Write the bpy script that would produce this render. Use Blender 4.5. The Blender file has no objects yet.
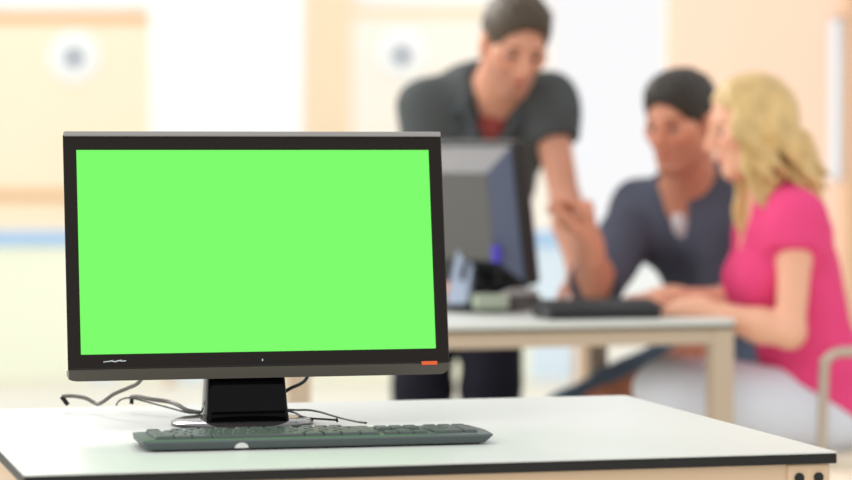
import bpy, bmesh, math, random
import numpy as np
from mathutils import Vector, Matrix
random.seed(4)
COL = bpy.context.scene.collection
V = lambda *a: np.array(a, dtype=float)
def nrm(v): v = np.asarray(v, float); return v/np.linalg.norm(v)

# ------------------------------------------------------------------ camera
FOC = 2800.0                       # focal length in pixels at 852 wide
CAM = V(0, 0, 1.087)
PITCH = math.atan(90/FOC)
FW = V(0, math.cos(PITCH), -math.sin(PITCH)); UP = V(0, math.sin(PITCH), math.cos(PITCH)); RT = V(1, 0, 0)
def at(px, py, Y=None, Z=None):
    d = RT*(px-426)/FOC + UP*(240-py)/FOC + FW
    return CAM + d*((Y/d[1]) if Y is not None else (Z-CAM[2])/d[2])
cd = bpy.data.cameras.new('camera'); cam = bpy.data.objects.new('camera', cd); COL.objects.link(cam)
cam.location = CAM; cam.rotation_euler = (math.pi/2-PITCH, 0, 0)
cd.sensor_width = 36; cd.lens = FOC/852*36
cd.dof.use_dof = True; cd.dof.focus_distance = 3.66; cd.dof.aperture_fstop = 3.2
cd.clip_start = .1; cd.clip_end = 100
bpy.context.scene.camera = cam
sc = bpy.context.scene
sc.view_settings.view_transform = 'Standard'; sc.view_settings.look = 'None'
sc.view_settings.exposure = 0; sc.view_settings.gamma = 1

# ------------------------------------------------------------------ materials
def lin(c):
    return tuple(((x/255)/12.92 if x/255 <= .04045 else ((x/255+.055)/1.055)**2.4) for x in c)
def mat(name, rgb, rough=.5, spec=.5, var=.06, scale=6, metal=0, bump=0, bscale=200, emit=None, es=0, vcol=False, coat=0, sss=0, trans=0, stretch=(1,1,1)):
    m = bpy.data.materials.new(name); m.use_nodes = True
    nt = m.node_tree; b = nt.nodes['Principled BSDF']; L = nt.links
    r, g, bl = lin(rgb)
    tc = nt.nodes.new('ShaderNodeTexCoord'); mp = nt.nodes.new('ShaderNodeMapping'); mp.inputs['Scale'].default_value = stretch
    L.new(tc.outputs['Object'], mp.inputs['Vector'])
    nz = nt.nodes.new('ShaderNodeTexNoise'); nz.inputs['Scale'].default_value = scale; nz.inputs['Detail'].default_value = 3
    L.new(mp.outputs['Vector'], nz.inputs['Vector'])
    mx = nt.nodes.new('ShaderNodeMix'); mx.data_type = 'RGBA'
    mx.inputs[6].default_value = (r*(1-var), g*(1-var), bl*(1-var), 1); mx.inputs[7].default_value = (min(1, r*(1+var)), min(1, g*(1+var)), min(1, bl*(1+var)), 1)
    L.new(nz.outputs['Fac'], mx.inputs[0])
    out = mx.outputs[2]
    if vcol:
        at_ = nt.nodes.new('ShaderNodeVertexColor'); at_.layer_name = 'Col'
        mu = nt.nodes.new('ShaderNodeMix'); mu.data_type = 'RGBA'; mu.blend_type = 'MULTIPLY'; mu.inputs[0].default_value = 1
        L.new(out, mu.inputs[6]); L.new(at_.outputs['Color'], mu.inputs[7]); out = mu.outputs[2]
    L.new(out, b.inputs['Base Color'])
    b.inputs['Roughness'].default_value = rough; b.inputs['Specular IOR Level'].default_value = spec
    b.inputs['Metallic'].default_value = metal; b.inputs['Coat Weight'].default_value = coat
    b.inputs['Transmission Weight'].default_value = trans
    if sss:
        b.inputs['Subsurface Weight'].default_value = sss; b.inputs['Subsurface Radius'].default_value = (.01, .004, .002); b.inputs['Subsurface Scale'].default_value = 1
    if emit:
        e = lin(emit); b.inputs['Emission Color'].default_value = (*e, 1); b.inputs['Emission Strength'].default_value = es
    if bump:
        n2 = nt.nodes.new('ShaderNodeTexNoise'); n2.inputs['Scale'].default_value = bscale
        bp = nt.nodes.new('ShaderNodeBump'); bp.inputs['Strength'].default_value = bump; bp.inputs['Distance'].default_value = .002
        L.new(tc.outputs['Object'], n2.inputs['Vector']); L.new(n2.outputs['Fac'], bp.inputs['Height']); L.new(bp.outputs['Normal'], b.inputs['Normal'])
    return m
M = dict(
    table_top=mat('white_laminate', (220, 223, 217), .38, .22, .015, 30),
    table_edge=mat('black_edge', (30, 29, 27), .5, .3),
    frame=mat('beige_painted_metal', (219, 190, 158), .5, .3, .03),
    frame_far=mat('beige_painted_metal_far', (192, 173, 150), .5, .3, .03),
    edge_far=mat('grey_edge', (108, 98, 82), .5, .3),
    bolt=mat('black_bolt', (22, 22, 24), .5, .4),
    bezel=mat('gloss_black_plastic', (32, 27, 23), .28, .14, .03),
    neck=mat('piano_black_plastic', (5, 5, 5), .08, .12, .02),
    foot=mat('gloss_grey_plastic', (60, 56, 56), .12, .5, .02, coat=.1),
    chin=mat('dark_grey_brown_plastic', (74, 68, 60), .28, .5, .03),
    toptrim=mat('satin_grey_plastic', (150, 146, 144), .35, .5, .03),
    shell=mat('black_shell_plastic', (30, 30, 30), .45, .4),
    screen=mat('green_screen', (0, 0, 0), .4, .0, 0, emit=(126, 253, 110), es=1.0),
    sticker=mat('orange_sticker', (232, 96, 50), .5, .3, .03),
    logo=mat('pale_logo', (205, 210, 214), .3, .5),
    kb=mat('dark_green_grey_plastic', (82, 91, 91), .34, .5, .03),
    key=mat('dark_key_plastic', (78, 88, 84), .3, .5, .04),
    white_mark=mat('white_mark', (240, 240, 236), .4, .4, .02),
    cable_grey=mat('grey_cable', (118, 112, 106), .45, .4),
    cable_black=mat('black_cable', (20, 19, 18), .4, .4),
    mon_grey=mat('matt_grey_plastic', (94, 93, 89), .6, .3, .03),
    mon_top_lit=mat('grey_plastic_lit', (120, 118, 119), .5, .3, .03),  # shell grey with the light on the up-facing slope painted in
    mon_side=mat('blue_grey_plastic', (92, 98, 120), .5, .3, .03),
    silver=mat('silver_blue_plastic', (178, 192, 214), .4, .4, .03),
    vga=mat('violet_blue_plug', (66, 52, 170), .45, .4),
    pale_green=mat('pale_green_paper', (178, 186, 166), .8, .1, .03),
    mouse=mat('dark_brown_grey_plastic', (66, 58, 56), .3, .5),
    mouse_top=mat('grey_satin_plastic', (168, 160, 158), .35, .5),
    skin=mat('light_skin', (216, 155, 127), .5, .35, .05, 12, vcol=True, sss=.08),
    skin_m=mat('tanned_skin', (212, 146, 118), .5, .35, .05, 12, vcol=True, sss=.08),
    skin_f=mat('fair_skin', (235, 178, 148), .5, .35, .04, 12, vcol=True, sss=.08),
    hair_d=mat('dark_brown_hair', (70, 56, 40), .5, .4, .35, 120, stretch=(1, 1, .2)),
    hair_d2=mat('near_black_hair', (46, 40, 34), .5, .4, .35, 120, stretch=(1, 1, .2)),
    hair_b=mat('blonde_hair', (208, 175, 116), .4, .5, .5, 32, stretch=(1, 1, .25)),
    polo=mat('charcoal_cotton', (82, 86, 86), .9, .1, .1, 14, bump=.2),
    collar=mat('charcoal_collar', (76, 80, 82), .9, .1, .1, 14),
    undershirt=mat('dusty_red_cotton', (150, 72, 68), .9, .1),
    navy=mat('near_black_cotton', (34, 34, 44), .9, .1, .1),
    henley=mat('slate_blue_cotton', (86, 90, 104), .9, .1, .12, 14, bump=.2),
    white_tee=mat('white_cotton', (222, 214, 216), .9, .1),
    denim=mat('slate_denim', (104, 126, 150), .9, .1, .15, 40),
    pink=mat('pink_cotton', (232, 76, 130), .85, .12, .08, 14, bump=.2),
    grey_trousers=mat('pale_grey_cotton', (222, 226, 236), .9, .1, .06, 14),
    shoe=mat('dark_leather', (40, 36, 34), .5, .4), shoe_w=mat('white_canvas', (220, 216, 210), .8, .2),
    eye=mat('eyeball', (140, 124, 114), .2, .5, 0, vcol=True),
    chrome=mat('brushed_steel', (190, 176, 160), .3, .5, .03, metal=.75),
    seat=mat('cream_plastic', (228, 216, 196), .45, .4, .02),
    stool=mat('brown_stool_wood', (120, 80, 56), .5, .3, .15, 20),
    white_wall=mat('white_plaster', (246, 250, 252), .9, .1, .01),
    cream_wall=mat('cream_plaster', (250, 234, 208), .9, .1, .015),
    door=mat('cream_door', (255, 240, 214), .7, .2, .02),
    door2=mat('pale_cream_door', (254, 246, 236), .7, .2, .015),
    orange=mat('tan_orange_rail', (240, 190, 140), .6, .2, .03),
    jamb=mat('beige_jamb', (250, 228, 198), .8, .1, .02),
    peach=mat('peach_plaster', (243, 212, 190), .9, .1, .02, 2),
    brown_trim=mat('tan_trim', (214, 178, 146), .7, .2, .04),
    ring=mat('white_enamel', (250, 252, 253), .4, .3, .01),
    dark_glass=mat('blue_grey_glass', (70, 100, 135), .2, .5, .05),
    blue_rail=mat('pale_blue_rail', (166, 204, 244), .6, .2, .02),
    panel_a=mat('pale_cream_panel', (243, 247, 226), .7, .2, .02, 2),
    panel_b=mat('pale_blue_panel', (218, 236, 250), .7, .2, .02, 2),
    floor=mat('beige_floor', (236, 230, 216), .5, .3, .05, 3),
    glass=mat('window_glass', (250, 252, 255), .02, .5, 0, trans=1),
    winframe=mat('white_window_frame', (245, 247, 250), .5, .3, .01),
)

# ------------------------------------------------------------------ object helpers
BASE = {}
def tag(o, label=None, cat=None, group=None, kind=None):
    if label: o['label'] = label
    if cat: o['category'] = cat
    if group: o['group'] = group
    if kind: o['kind'] = kind
    return o
def empty(name, loc, label, cat, group=None):
    o = bpy.data.objects.new(name, None); COL.objects.link(o); o.location = loc; o.empty_display_size = .05
    BASE[o.name] = np.array(loc, float)
    return tag(o, label, cat, group)
def mesh_obj(name, verts, faces, m, parent=None, smooth=False, base=None, cols=None, label=None):
    verts = np.asarray(verts, float)
    if parent is not None: b = BASE[parent.name]
    elif base is not None: b = np.array(base, float)
    else: b = V((verts[:, 0].min()+verts[:, 0].max())/2, (verts[:, 1].min()+verts[:, 1].max())/2, verts[:, 2].min())
    me = bpy.data.meshes.new(name)
    vv = (verts-b).astype(np.float32)
    if isinstance(faces, np.ndarray):
        n = len(faces); me.vertices.add(len(vv)); me.vertices.foreach_set('co', vv.ravel())
        me.loops.add(n*4); me.loops.foreach_set('vertex_index', faces.astype(np.int32).ravel())
        me.polygons.add(n); me.polygons.foreach_set('loop_start', np.arange(n, dtype=np.int32)*4)
        me.update(calc_edges=True)
    else:
        me.from_pydata(vv.tolist(), [], [list(f) for f in faces]); me.update()
    if smooth: me.polygons.foreach_set('use_smooth', np.ones(len(me.polygons), dtype=bool))
    if cols is not None:
        ca = me.color_attributes.new('Col', 'FLOAT_COLOR', 'POINT')
        ca.data.foreach_set('color', np.concatenate([cols, np.ones((len(cols), 1))], 1).astype(np.float32).ravel())
    me.materials.append(m)
    o = bpy.data.objects.new(name, me); COL.objects.link(o)
    if parent is not None: o.parent = parent
    else: o.location = b
    BASE[o.name] = b
    if label: o['label'] = label
    return o
class MB:
    """collects shapes into one mesh"""
    def __init__(s): s.v = []; s.f = []
    def add(s, v, f):
        n = len(s.v); s.v += [tuple(x) for x in v]; s.f += [tuple(i+n for i in q) for q in f]; return s
    def box(s, lo, hi, X=None, bev=0):
        bm = bmesh.new(); bmesh.ops.create_cube(bm, size=1)
        lo = np.array(lo, float); hi = np.array(hi, float)
        for v in bm.verts: v.co = Vector((lo+hi)/2+np.array(v.co)*(hi-lo))
        if bev: bmesh.ops.bevel(bm, geom=bm.edges[:], offset=bev, segments=2, profile=.5, affect='EDGES')
        return s._bm(bm, X)
    def _bm(s, bm, X=None):
        bm.verts.index_update()
        v = [np.array(x.co) for x in bm.verts]
        if X is not None: v = [X(p) for p in v]
        f = [[w.index for w in q.verts] for q in bm.faces]; bm.free()
        return s.add(v, f)
    def tube(s, pts, r, n=10, caps=True):
        pts = [np.array(p, float) for p in pts]; rs = r if hasattr(r, '__len__') else [r]*len(pts)
        t0 = nrm(pts[1]-pts[0]); a = nrm(np.cross(t0, V(0, 0, 1) if abs(t0[2]) < .9 else V(1, 0, 0)))
        rings = []
        for i, p in enumerate(pts):
            t = nrm(pts[min(i+1, len(pts)-1)]-pts[max(i-1, 0)])
            a = nrm(a-t*np.dot(a, t)); b = np.cross(t, a)
            rings.append([p+rs[i]*(math.cos(2*math.pi*k/n)*a+math.sin(2*math.pi*k/n)*b) for k in range(n)])
        return s.loft(rings, caps, caps)
    def loft(s, rings, cap0=True, cap1=True):
        n = len(rings[0]); v = [p for r in rings for p in r]; f = []
        for i in range(len(rings)-1):
            for k in range(n):
                f.append((i*n+k, i*n+(k+1) % n, (i+1)*n+(k+1) % n, (i+1)*n+k))
        if cap0: f.append(tuple(range(n))[::-1])
        if cap1: f.append(tuple((len(rings)-1)*n+k for k in range(n)))
        return s.add(v, f)
    def lathe(s, prof, c, axis=(0, 0, 1), n=32):
        ax = nrm(axis); a = nrm(np.cross(ax, V(1, 0, 0) if abs(ax[0]) < .9 else V(0, 1, 0))); b = np.cross(ax, a)
        return s.loft([[np.array(c)+ax*h+max(r, 1e-4)*(math.cos(2*math.pi*k/n)*a+math.sin(2*math.pi*k/n)*b) for k in range(n)] for r, h in prof])
    def build(s, name, m, parent=None, smooth=False, base=None, label=None):
        o = mesh_obj(name, s.v, s.f, m, parent, False, base, None, label)
        bm = bmesh.new(); bm.from_mesh(o.data); bmesh.ops.recalc_face_normals(bm, faces=bm.faces)
        if smooth:
            for e in bm.edges: e.smooth = len(e.link_faces) == 2 and e.calc_face_angle(0) < .7
            for f in bm.faces: f.smooth = True
        bm.to_mesh(o.data); bm.free()
        return o
def frame(o, yaw=0, tilt=0):
    """local -> world: yaw about z, tilt about the turned x axis"""
    R = np.array(Matrix.Rotation(yaw, 3, 'Z') @ Matrix.Rotation(tilt, 3, 'X')); o = np.array(o, float)
    return lambda p: R @ np.asarray(p, float)+o
def rrect(w, h, r, y, cx=0, cz=0, seg=5, rb=None):
    pts = []
    for q, (sx, sz) in enumerate(((1, 1), (-1, 1), (-1, -1), (1, -1))):
        rr = max((r if q < 2 or rb is None else rb), 1e-4)
        for k in range(seg+1):
            a = math.pi/2*(q+k/seg)
            pts.append(V(cx+sx*(w/2-rr)+rr*math.cos(a), y, cz+sz*(h/2-rr)+rr*math.sin(a)))
    return pts
def spline(pts, n=8):
    pts = [np.array(p, float) for p in pts]; P = [2*pts[0]-pts[1]]+pts+[2*pts[-1]-pts[-2]]; out = []
    for i in range(1, len(P)-2):
        for k in range(n):
            t = k/n; a, b, c, d = P[i-1:i+3]
            out.append(.5*((2*b)+(c-a)*t+(2*a-5*b+4*c-d)*t*t+(3*b-a-3*c+d)*t**3))
    return out+[pts[-1]]

# ------------------------------------------------------------------ implicit surfaces (people)
class Cap:
    def __init__(s, a, b, ra, rb=None, k=.02):
        s.a, s.b = np.array(a, float), np.array(b, float); s.ra, s.rb = ra, ra if rb is None else rb; s.k = k
        m = max(s.ra, s.rb); s.lo = np.minimum(s.a, s.b)-m; s.hi = np.maximum(s.a, s.b)+m
    def __call__(s, X, Y, Z):
        d = s.b-s.a; L = max(d @ d, 1e-12)
        x, y, z = X-s.a[0], Y-s.a[1], Z-s.a[2]
        t = np.clip((x*d[0]+y*d[1]+z*d[2])/L, 0, 1)
        return np.sqrt((x-t*d[0])**2+(y-t*d[1])**2+(z-t*d[2])**2)-(s.ra+t*(s.rb-s.ra))
class Ell:
    def __init__(s, c, r, R=None, k=.02):
        s.c = np.array(c, float); s.r = np.array(r, float); s.R = np.eye(3) if R is None else np.array(R, float); s.k = k
        e = np.sqrt(((s.R.T*s.r)**2).sum(1)); s.lo = s.c-e; s.hi = s.c+e
    def __call__(s, X, Y, Z):
        p = [X-s.c[0], Y-s.c[1], Z-s.c[2]]
        l = [s.R[i, 0]*p[0]+s.R[i, 1]*p[1]+s.R[i, 2]*p[2] for i in range(3)]
        k0 = np.sqrt(sum((l[i]/s.r[i])**2 for i in range(3))); k1 = np.sqrt(sum((l[i]/s.r[i]**2)**2 for i in range(3)))
        return k0*(k0-1)/np.maximum(k1, 1e-6)
def smin(a, b, k):
    h = np.clip(.5+.5*(b-a)/k, 0, 1); return b+(a-b)*h-k*h*(1-h)
class Grp:
    """union of prims, cut by half-spaces (point, outward normal) and by subtracted prims"""
    def __init__(s, prims, cuts=(), subs=(), k=.02):
        s.p, s.cuts, s.subs, s.k = prims, cuts, subs, k
        s.lo = np.min([q.lo for q in prims], 0); s.hi = np.max([q.hi for q in prims], 0)
    def __call__(s, X, Y, Z):
        f = np.full_like(X, 1.)
        for q in s.p: f = smin(f, q(X, Y, Z), q.k)
        for q in s.subs: f = -smin(-f, q(X, Y, Z), q.k)
        for c, n in s.cuts: f = np.maximum(f, (X-c[0])*n[0]+(Y-c[1])*n[1]+(Z-c[2])*n[2])
        return f
def sdf_mesh(prims, vox, subs=(), cuts=(), noise=None):
    lo = np.min([q.lo for q in prims], 0)-3*vox-.01; hi = np.max([q.hi for q in prims], 0)+3*vox+.01
    n = np.ceil((hi-lo)/vox).astype(int)+1
    ax = [(lo[i]+vox*np.arange(n[i])).astype(np.float32) for i in range(3)]
    f = np.full(n, 1., np.float32)
    def block(q, m):
        a = np.clip(np.floor((q.lo-m-lo)/vox).astype(int), 0, n); b = np.clip(np.ceil((q.hi+m-lo)/vox).astype(int)+1, 0, n)
        sl = tuple(slice(a[i], b[i]) for i in range(3))
        return sl, np.meshgrid(*[ax[i][sl[i]] for i in range(3)], indexing='ij')
    for q in prims:
        sl, g = block(q, q.k+3*vox)
        if f[sl].size: f[sl] = smin(f[sl], q(*g).astype(np.float32), q.k)
    if noise is not None:
        g = np.meshgrid(*ax, indexing='ij', sparse=True); f = f+noise(*g).astype(np.float32)
    for q in subs:
        sl, g = block(q, q.k+3*vox)
        if f[sl].size: f[sl] = -smin(-f[sl], q(*g).astype(np.float32), q.k)
    for c, nn in cuts:
        g = np.meshgrid(*ax, indexing='ij', sparse=True)
        f = np.maximum(f, ((g[0]-c[0])*nn[0]+(g[1]-c[1])*nn[1]+(g[2]-c[2])*nn[2]).astype(np.float32))
    # surface nets
    ins = f < 0
    cnt = np.zeros(n-1, np.int8)
    cor = [(i, j, k) for i in (0, 1) for j in (0, 1) for k in (0, 1)]
    for i, j, k in cor: cnt += ins[i:n[0]-1+i, j:n[1]-1+j, k:n[2]-1+k]
    act = np.argwhere((cnt > 0) & (cnt < 8))
    idx = np.full(n-1, -1, np.int64); idx[tuple(act.T)] = np.arange(len(act))
    acc = np.zeros((len(act), 3)); w = np.zeros(len(act))
    val = {c: f[act[:, 0]+c[0], act[:, 1]+c[1], act[:, 2]+c[2]].astype(float) for c in cor}
    for c in cor:
        for a in range(3):
            if c[a] == 0:
                d = list(c); d[a] = 1; d = tuple(d)
                m = (val[c] < 0) != (val[d] < 0)
                t = val[c][m]/(val[c][m]-val[d][m])
                p = np.tile(np.array(c, float), (m.sum(), 1)); p[:, a] += t
                acc[m] += p; w[m] += 1
    vs = lo+vox*(act+acc/w[:, None])
    faces = []
    for a in range(3):
        b, c = (a+1) % 3, (a+2) % 3
        s0 = [slice(1, None)]*3; s0[a] = slice(0, n[a]-1); s1 = list(s0); s1[a] = slice(1, n[a])
        A, B = ins[tuple(s0)], ins[tuple(s1)]
        e = np.argwhere(A != B); off = np.array([1, 1, 1]); off[a] = 0; e2 = e+off
        ok = (e2[:, b] < n[b]-1) & (e2[:, c] < n[c]-1); flip = A[tuple(e.T)][ok]; e2 = e2[ok]
        db = np.eye(3, dtype=int)[b]; dc = np.eye(3, dtype=int)[c]
        q = np.stack([idx[tuple((e2-db-dc).T)], idx[tuple((e2-dc).T)], idx[tuple(e2.T)], idx[tuple((e2-db).T)]], 1)
        q[~flip] = q[~flip][:, ::-1]
        faces.append(q)
    return vs, np.concatenate(faces)
def cloth_noise(amp, s=1.):
    def f(X, Y, Z):
        return amp*(np.sin(31*s*X+17*s*Z+2*np.sin(11*s*Y))+.7*np.sin(23*s*Y-29*s*Z+1.3*np.sin(19*s*X))+.4*np.sin(57*s*Z+21*s*X))/1.5
    return f

# ------------------------------------------------------------------ room shell
def wbox(name, lo, hi, m, kind='structure'):
    return tag(MB().box(lo, hi).build(name, m), kind=kind)
wbox('floor', (-6, .5, -.06), (5, 17.4, 0), M['floor'])
mb = MB()                      # back wall with the window opening
mb.box((-6, 17, 0), (.72, 17.2, 3.4)); mb.box((1.75, 17, 0), (2.15, 17.2, 3.4)); mb.box((.72, 17, 0), (1.75, 17.2, .35)); mb.box((.72, 17, 3.0), (1.75, 17.2, 3.4))
tag(mb.build('wall_back', M['white_wall']), kind='structure')
w = tag(MB().box((.72, 17.05, .35), (.76, 17.15, 3)).box((1.71, 17.05, .35), (1.75, 17.15, 3)).box((.76, 17.05, .35), (1.71, 17.15, .39)).box((.76, 17.05, 2.96), (1.71, 17.15, 3)).build('window_1', M['winframe']), kind='structure')
MB().box((.76, 17.09, .39), (1.71, 17.1, 2.96)).build('pane', M['glass'], w)
wbox('wall_middle', (-1.475, 15, 0), (-.672, 15.4, 3.4), M['white_wall'])      # white pillar between the doors
# right partition, peach, with a slit window
x0, x1 = at(668, 100, 9.5)[0], 2.6
sx0, sx1, sz0, sz1 = at(830, 0, 9.5)[0], at(846, 0, 9.5)[0], at(838, 182, 9.5)[2], at(838, 16, 9.5)[2]
mb = MB().box((x0, 9.5, 0), (sx0, 9.62, 3.4)).box((sx1, 9.5, 0), (x1, 9.62, 3.4)).box((sx0, 9.5, 0), (sx1, 9.62, sz0)).box((sx0, 9.5, sz1), (sx1, 9.62, 3.4))
tag(mb.build('wall_right', M['peach']), kind='structure')
w = tag(MB().box((sx0, 9.54, sz0), (sx0+.006, 9.6, sz1)).box((sx1-.006, 9.54, sz0), (sx1, 9.6, sz1)).box((sx0, 9.54, sz0), (sx1, 9.6, sz0+.008)).box((sx0, 9.54, sz1-.008), (sx1, 9.6, sz1)).build('window_2', M['winframe']), kind='structure')
MB().box((sx0+.006, 9.565, sz0+.008), (sx1-.006, 9.57, sz1-.008)).build('pane', M['glass'], w)
wbox('trim_1', (sx1, 9.46, 0), (sx1+.12, 9.5, 3.4), M['brown_trim'])

def round_door(name, xa, xb, zt, cx, cz, m, rail):
    d = tag(MB().box((xa, 16.93, 0), (xb, 16.995, zt), bev=.006).build(name, m), kind='structure')
    r = MB().lathe([(.03, 0), (.155, 0), (.155, .02), (.14, .03), (.052, .03), (.046, .012), (.03, .012)], (cx, 16.93, cz), (0, -1, 0), 40).build('porthole_ring', M['ring'], d, True)
    MB().lathe([(.0, 0), (.046, 0), (.042, .018), (.0, .024)], (cx, 16.92, cz), (0, -1, 0), 32).build('porthole_glass', M['dark_glass'], r, True)
    MB().box((xa, 16.92, zt-.075), (xb-.012, 16.93, zt-.01)).build('head_rail', M['orange'] if rail else M['jamb'], d)
    if rail:
        MB().box((xa, 16.9, at(0, 199, 17)[2]), (xb, 16.93, at(0, 191, 17)[2]), bev=.004).build('push_bar', M['orange'], d)
    return d
S17 = 17/FOC
round_door('door_1', at(-70, 0, 17)[0], at(156, 0, 17)[0], at(0, 11, 17)[2], at(76, 58, 17)[0], at(76, 58, 17)[2], M['door'], True)
round_door('door_2', at(352, 0, 17)[0], at(552, 0, 17)[0], at(0, 5, 17)[2], at(402, 56, 17)[0], at(402, 56, 17)[2], M['door2'], False)
wbox('trim_2', (at(296, 0, 17)[0], 16.94, 0), (at(353, 0, 17)[0], 17, 3.4), M['jamb'])

# low partition behind the desk
pt = empty('low_partition', (-.8, 13, 0), 'low pale partition with a light blue top rail behind the black monitor', 'partition')
zr = at(0, 245, 13)[2]; zt = at(0, 231, 13)[2]
MB().box((at(-60, 0, 13)[0], 12.96, zr), (at(578, 0, 13)[0], 13.04, zt), bev=.01).build('rail', M['blue_rail'], pt)
edges = [(-60, 'panel_a'), (88, 'panel_b'), (116, 'panel_a'), (172, 'panel_b'), (212, 'panel_a'), (530, 'panel_b'), (578, None)]
for (a, k), (b, _) in zip(edges[:-1], edges[1:]):
    MB().box((at(a, 0, 13)[0], 12.985, .02), (at(b, 0, 13)[0], 13.015, zr)).build('panel', M[k], pt)
for a in (-60, 165, 292, 575):
    x = at(a, 0, 13)[0]; MB().box((x, 12.97, 0), (x+.035, 13.03, zr)).build('post', M['brown_trim'], pt)

# ------------------------------------------------------------------ front table
ZT = .72
YAW = math.radians(14.4)
A = at(836.5, 451.5, Z=ZT)
TF = frame((A[0], A[1], 0), YAW)          # origin at the near right corner, x to the left is negative, y away
TL_, TD = .985, .81
t = empty('office_table', TF((-TL_/2, TD/2, 0)), 'white table with black edge in front, carrying the green-screen monitor', 'table')
MB().box((-TL_, 0, ZT-.002), (0, TD, ZT), TF).build('tabletop', M['table_top'], t)
MB().box((-TL_-.0005, -.0005, ZT-.0145), (.0005, TD+.0005, ZT-.002), TF, bev=.0012).build('edge_band', M['table_edge'], t, label='black edge of the tabletop')
mb = MB()
i0, l = .006, .055
mb.box((-TL_+i0+l, i0+.004, ZT-.075), (-i0-l, i0+.03, ZT-.0145), TF); mb.box((-TL_+i0+l, TD-i0-.03, ZT-.075), (-i0-l, TD-i0-.004, ZT-.0145), TF)
mb.box((-i0-.03, i0+l, ZT-.075), (-i0-.004, TD-i0-l, ZT-.0145), TF); mb.box((-TL_+i0+.004, i0+l, ZT-.075), (-TL_+i0+.03, TD-i0-l, ZT-.0145), TF)
mb.build('apron', M['frame'], t)
for sx in (0, 1):
    for sy in (0, 1):
        xa = -i0-l if sx == 0 else -TL_+i0; ya = i0 if sy == 0 else TD-i0-l
        lg = MB().box((xa, ya, 0), (xa+l, ya+l, ZT-.0145), TF, bev=.003).build('leg', M['frame'], t)
        if sy == 0:
            for q in (.015, .04):
                MB().lathe([(0, 0), (.0062, 0), (.0062, .002), (.004, .0035), (0, .0035)], TF((xa+q, ya, ZT-.0315)), TF((0, -1, 0))-TF((0, 0, 0)), 16).build('bolt', M['bolt'], lg, True)

# ------------------------------------------------------------------ monitor with the green screen
MY, MT = .2494, -.1492
MC = V(-.221, 3.6964, .9494)
MF = frame(MC, MY, MT)
W_, H_ = .51, .326
base = at(248, 420, Z=ZT); ux = V(math.cos(MY), math.sin(MY), 0); uy = V(-math.sin(MY), math.cos(MY), 0)
SB = MF((0.006, .035, 0)); SB = V(SB[0], SB[1], ZT)
mon = empty('computer_monitor', SB, 'black widescreen monitor with a plain bright green screen on the front table', 'monitor')
def ring(w, h, r, y, cx=0, cz=0, rb=None): return [MF(p) for p in rrect(w, h, r, y, cx, cz, rb=rb)]
aw, ah, acz = .4755, .2685, .0055
MB().loft([ring(aw+.001, ah+.001, .0008, .006, cz=acz), ring(aw, ah, .0008, .001, cz=acz), ring(aw+.002, ah+.002, .001, 0, cz=acz), ring(W_-.003, H_-.003, .005, 0, rb=.013), ring(W_, H_, .006, .0015, rb=.015), ring(W_-.016, H_-.002, .006, .022, rb=.015)], False, False).build('bezel', M['bezel'], mon)
MB().loft([ring(W_-.017, H_-.003, .006, .0215, rb=.015), ring(W_-.01, H_-.01, .01, .03), ring(.38, .22, .03, .05), ring(.34, .18, .03, .056)], False, True).build('back_shell', M['shell'], mon, True)
MB().add([MF((x, .004, acz+z)) for x, z in ((-aw/2, -ah/2), (aw/2, -ah/2), (aw/2, ah/2), (-aw/2, ah/2))], [(0, 1, 2, 3)]).build('screen', M['screen'], mon, label='plain bright green screen')
MB().box((-W_/2+.001, -.003, H_/2-.006), (W_/2-.001, .007, H_/2+.0008), MF, bev=.0015).build('top_trim', M['toptrim'], mon, label='satin grey top edge strip')
# lower lip: its face slopes back under the bezel
def chin(x):
    r_ = .014; dx = max(0, abs(x)-(W_/2-r_)); k = (r_-math.sqrt(max(r_*r_-dx*dx, 0)))*(1 if x > 0 else .3); zt = -H_/2+.0145
    zb = min(-H_/2-.0005+k, zt-.002)
    return [MF((x, *p)) for p in ((-.0012, zt), (-.0035, max(zt-.002, zb+.0005)), (-.0005, zb), (.004, zb+.001), (.02, zb+.006), (.02, zt))]
xs_ = [W_/2-.0005-.014*(1-math.cos(a)) for a in np.linspace(0, math.pi/2, 7)]
MB().loft([chin(x) for x in [-x for x in xs_]+[0]+xs_[::-1]]).build('lower_lip', M['chin'], mon, label='grey-brown lower lip of the frame')
MB().box((-W_/2+.003, -.0008, -H_/2+.0152), (W_/2-.003, .001, -H_/2+.0168), MF).build('groove', M['table_edge'], mon)
MB().box((.2155, -.0045, -H_/2+.012), (.237, -.0005, -H_/2+.017), MF, bev=.0004).build('sticker', M['sticker'], mon, label='small orange-red strip at the lower right')
lg = MB()
for i, (x, z, w, h, s) in enumerate(((-.206, -.1385, .006, .0012, .3), (-.2, -.1378, .006, .0016, .5), (-.195, -.1384, .006, .0014, -.3), (-.189, -.1375, .007, .0016, .4), (-.183, -.138, .007, .0012, .2))):
    lg.add([MF((x+sx*w/2+sz*s*h, -.0006, z+sz*h/2+sx*s*.0012)) for sx, sz in ((-1, -1), (1, -1), (1, 1), (-1, 1))], [(0, 1, 2, 3)])
lg.build('logo_mark', M['logo'], mon, label='small pale logo marks on the lower bezel')
MB().box((.0, -.0007, -.1415), (.0014, .0002, -.1385), MF).build('button_mark', M['logo'], mon)
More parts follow.
